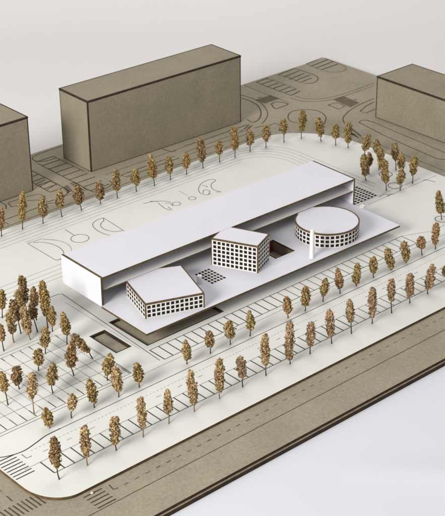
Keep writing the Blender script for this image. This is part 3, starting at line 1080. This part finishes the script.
FRONT = [
 (59.4,479.4, 53.4,437.4, 57,468, 12,'dark','col'), (87.6,465.4, 84,426.4, 86.4,457, 10.2,'straw','col'), (116.4,450.4, 114.8,416.6, 115,444.5, 10.8,'straw','col'),
 (143.2,437, 140.5,397.5, 143,427.5, 9.2,'straw','col'), (168.9,423.7, 167.4,389.5, 168.4,413, 9.6,'straw','drop'), (194.4,411.6, 190,370.4, 194,405, 10.2,'straw','col'),
 (219.6,398.6, 219.6,358.8, 219.4,392.5, 10.6,'straw','col'), (242.8,387, 240.4,356.6, 242.4,377.5, 10,'pink','col'), (266,375.6, 264.8,333.6, 265.8,365.5, 9,'straw','col'),
 (290,364, 289.6,321.8, 289.6,360.4, 10,'pink','col'), (310,354, 311.6,322, 310,345.5, 9.4,'pink','col'), (331.6,343.6, 329.2,310.8, 331,336.5, 9,'pink','col'),
 (351.4,333.6, 349.2,300.6, 351,322.5, 8.6,'pink','col'), (372,323.6, 372.6,287.2, 372,318, 8.8,'pink','col'), (391.6,313, 391.4,279.3, 391,301.5, 8.6,'pink','col'),
 (409.6,303, 410.4,273.6, 409.6,297.5, 8.8,'pink','col'), (427.6,294, 433,264.2, 427.8,289.4, 9.8,'pink','col'), (446,284, 446,265.5, 446,276.5, 8,'olive','egg')]
PARK = [
 (139.4,387.4, 136.6,363, 139.2,382, 11,'ochre','egg'), (118.6,397, 115.4,366.6, 118.4,391.6, 10.8,'straw','col'), (107.4,380.4, 110,353.6, 107,374.6, 12.8,'olive','egg'),
 (94.4,407.6, 89,379.4, 94,402.4, 11.4,'ochre','egg'), (71.6,418, 72.4,394.6, 71.8,409.6, 11.6,'straw','ball'), (49.6,428, 45.4,408, 49.4,426, 11,'ochre','egg'),
 (34,414, 32,373.6, 32.4,398.4, 11,'straw','col'), (8,405, 1.4,371.6, 5,390.6, 10.4,'ochre','drop'), (19.4,389, 16,367, 18,384, 12.6,'dark','ball'),
 (53,393, 53,363.2, 51.4,384.4, 11.6,'olive','egg'), (38.6,370.4, 38.4,348.2, 38.6,364.6, 11,'olive','egg'), (74,375.6, 72.4,340.6, 70.6,367, 13.4,'dark','drop'),
 (92.7,358.5, 72.5,334.5, 89,352, 9.4,'dark','col'), (45.4,353.6, 45,327, 45,347, 10.8,'olive','egg'), (67,344.4, 62.6,313, 67,334.5, 9.6,'ochre','drop')]
GROVE = [
 (52.4,331.6, 52,305.5, 52.2,325, 9.2,'ochre','drop'), (30.4,340, 23,305.6, 28.4,334, 10.4,'straw','col'), (14,342.6, 9.4,309.6, 12.6,333.6, 10.2,'straw','col'),
 (48,328, 42.4,281, 46.4,316, 10.2,'orange','col'), (37.6,332, 31,303, 33.5,318.6, 9.4,'dark','egg'), (36.5,320, 33.4,287, 34.6,307, 8.6,'dark','egg'),
 (27,314, 21.4,275.2, 25,303.6, 10,'dark','col'), (22.5,322, 17,290, 20.5,308.4, 10,'green','egg'), (21,333.6, 12.6,300, 18,320.5, 10,'dark','col'),
 (2.4,318, 1.6,289.4, 2.6,308.6, 9,'ochre','egg'), (4,351, -0.4,323.6, 2,341, 9,'rust','egg')]

ORD = ['first', 'second', 'third', 'fourth', 'fifth', 'sixth', 'seventh', 'eighth', 'ninth', 'tenth', 'eleventh', 'twelfth', 'thirteenth',
       'fourteenth', 'fifteenth', 'sixteenth', 'seventeenth', 'eighteenth', 'nineteenth', 'twentieth', 'twenty-first']
TONE = {'ochre': 'ochre brown', 'orange': 'orange brown', 'olive': 'yellowish brown', 'dark': 'dark brown', 'pink': 'pinkish brown', 'straw': 'straw coloured', 'rust': 'rust brown', 'green': 'greenish brown'}
SHP = {'col': 'columnar', 'egg': 'oval', 'drop': 'tapering', 'ball': 'rounded'}
rng = np.random.default_rng(7)


def tree(rec, label, group):
    bx, by, tx, ty, cx_, cy_, w, tone, shape = rec
    b = at(bx, by, W)
    top = at_vertical(tx, ty + 0.6, b)
    cf = at_vertical(cx_, cy_ - 0.5, b)
    dist = (b - CAM_LOC).dot(ROT @ Vector((0, 0, -1)))
    width = w * dist / F_PX * 0.85
    # real crowns are round: a little depth away from the picture plane too
    j = FWD * float(rng.normal() * 0.0015)
    top = top + j
    root = empty('model_tree', b, label, 'tree', group)
    me = crown_mesh(rng, cf, top, width, shape, CROWNS[tone], b)
    c = bpy.data.objects.new('crown', me)
    COL.objects.link(c)
    c.parent = root
    st = MB()
    mid_ = b.lerp(cf, 0.5) + Vector((float(rng.normal()) * .0007, float(rng.normal()) * .0007, 0))
    pts_ = [b - Vector((0, 0, .002)), b.lerp(mid_, .5), mid_, cf, cf.lerp(top, .6)]
    st.tube(pts_, [.0021, .0017, .0015, .0014, .0008], 8)
    pale = tone == 'straw' and rng.random() < .6
    st.build('trunk', M_STEML if pale else M_STEM, root)
    return root


def row(recs, where, group):
    recs = sorted(recs, key=lambda r: r[0])
    for i, r in enumerate(recs):
        hgt = r[1] - r[3]
        size = 'tall' if hgt > 33 else ('short' if hgt < 24 else 'medium')
        lean = ''
        if r[2] - r[0] < -5: lean = 'left-leaning '
        if r[2] - r[0] > 4: lean = 'right-leaning '
        lab = f"{lean or size + ' '}{TONE[r[7]]} {SHP[r[8]]} tree, {ORD[i]} from left {where}"
        tree(r, lab, group)


row(BACK, 'in the back row', 'trees in the back row')
row(RIGHT, 'on the right square', 'trees on the right square')
row(MIDR, 'in the middle row', 'trees in the middle row')
row(FRONT, 'in the front row', 'trees in the front row')
row(PARK, 'on the car park', 'trees on the left car park')
row(GROVE, 'in the left grove', 'trees in the left grove')

scene.render.resolution_x = 883
scene.render.resolution_y = 1024
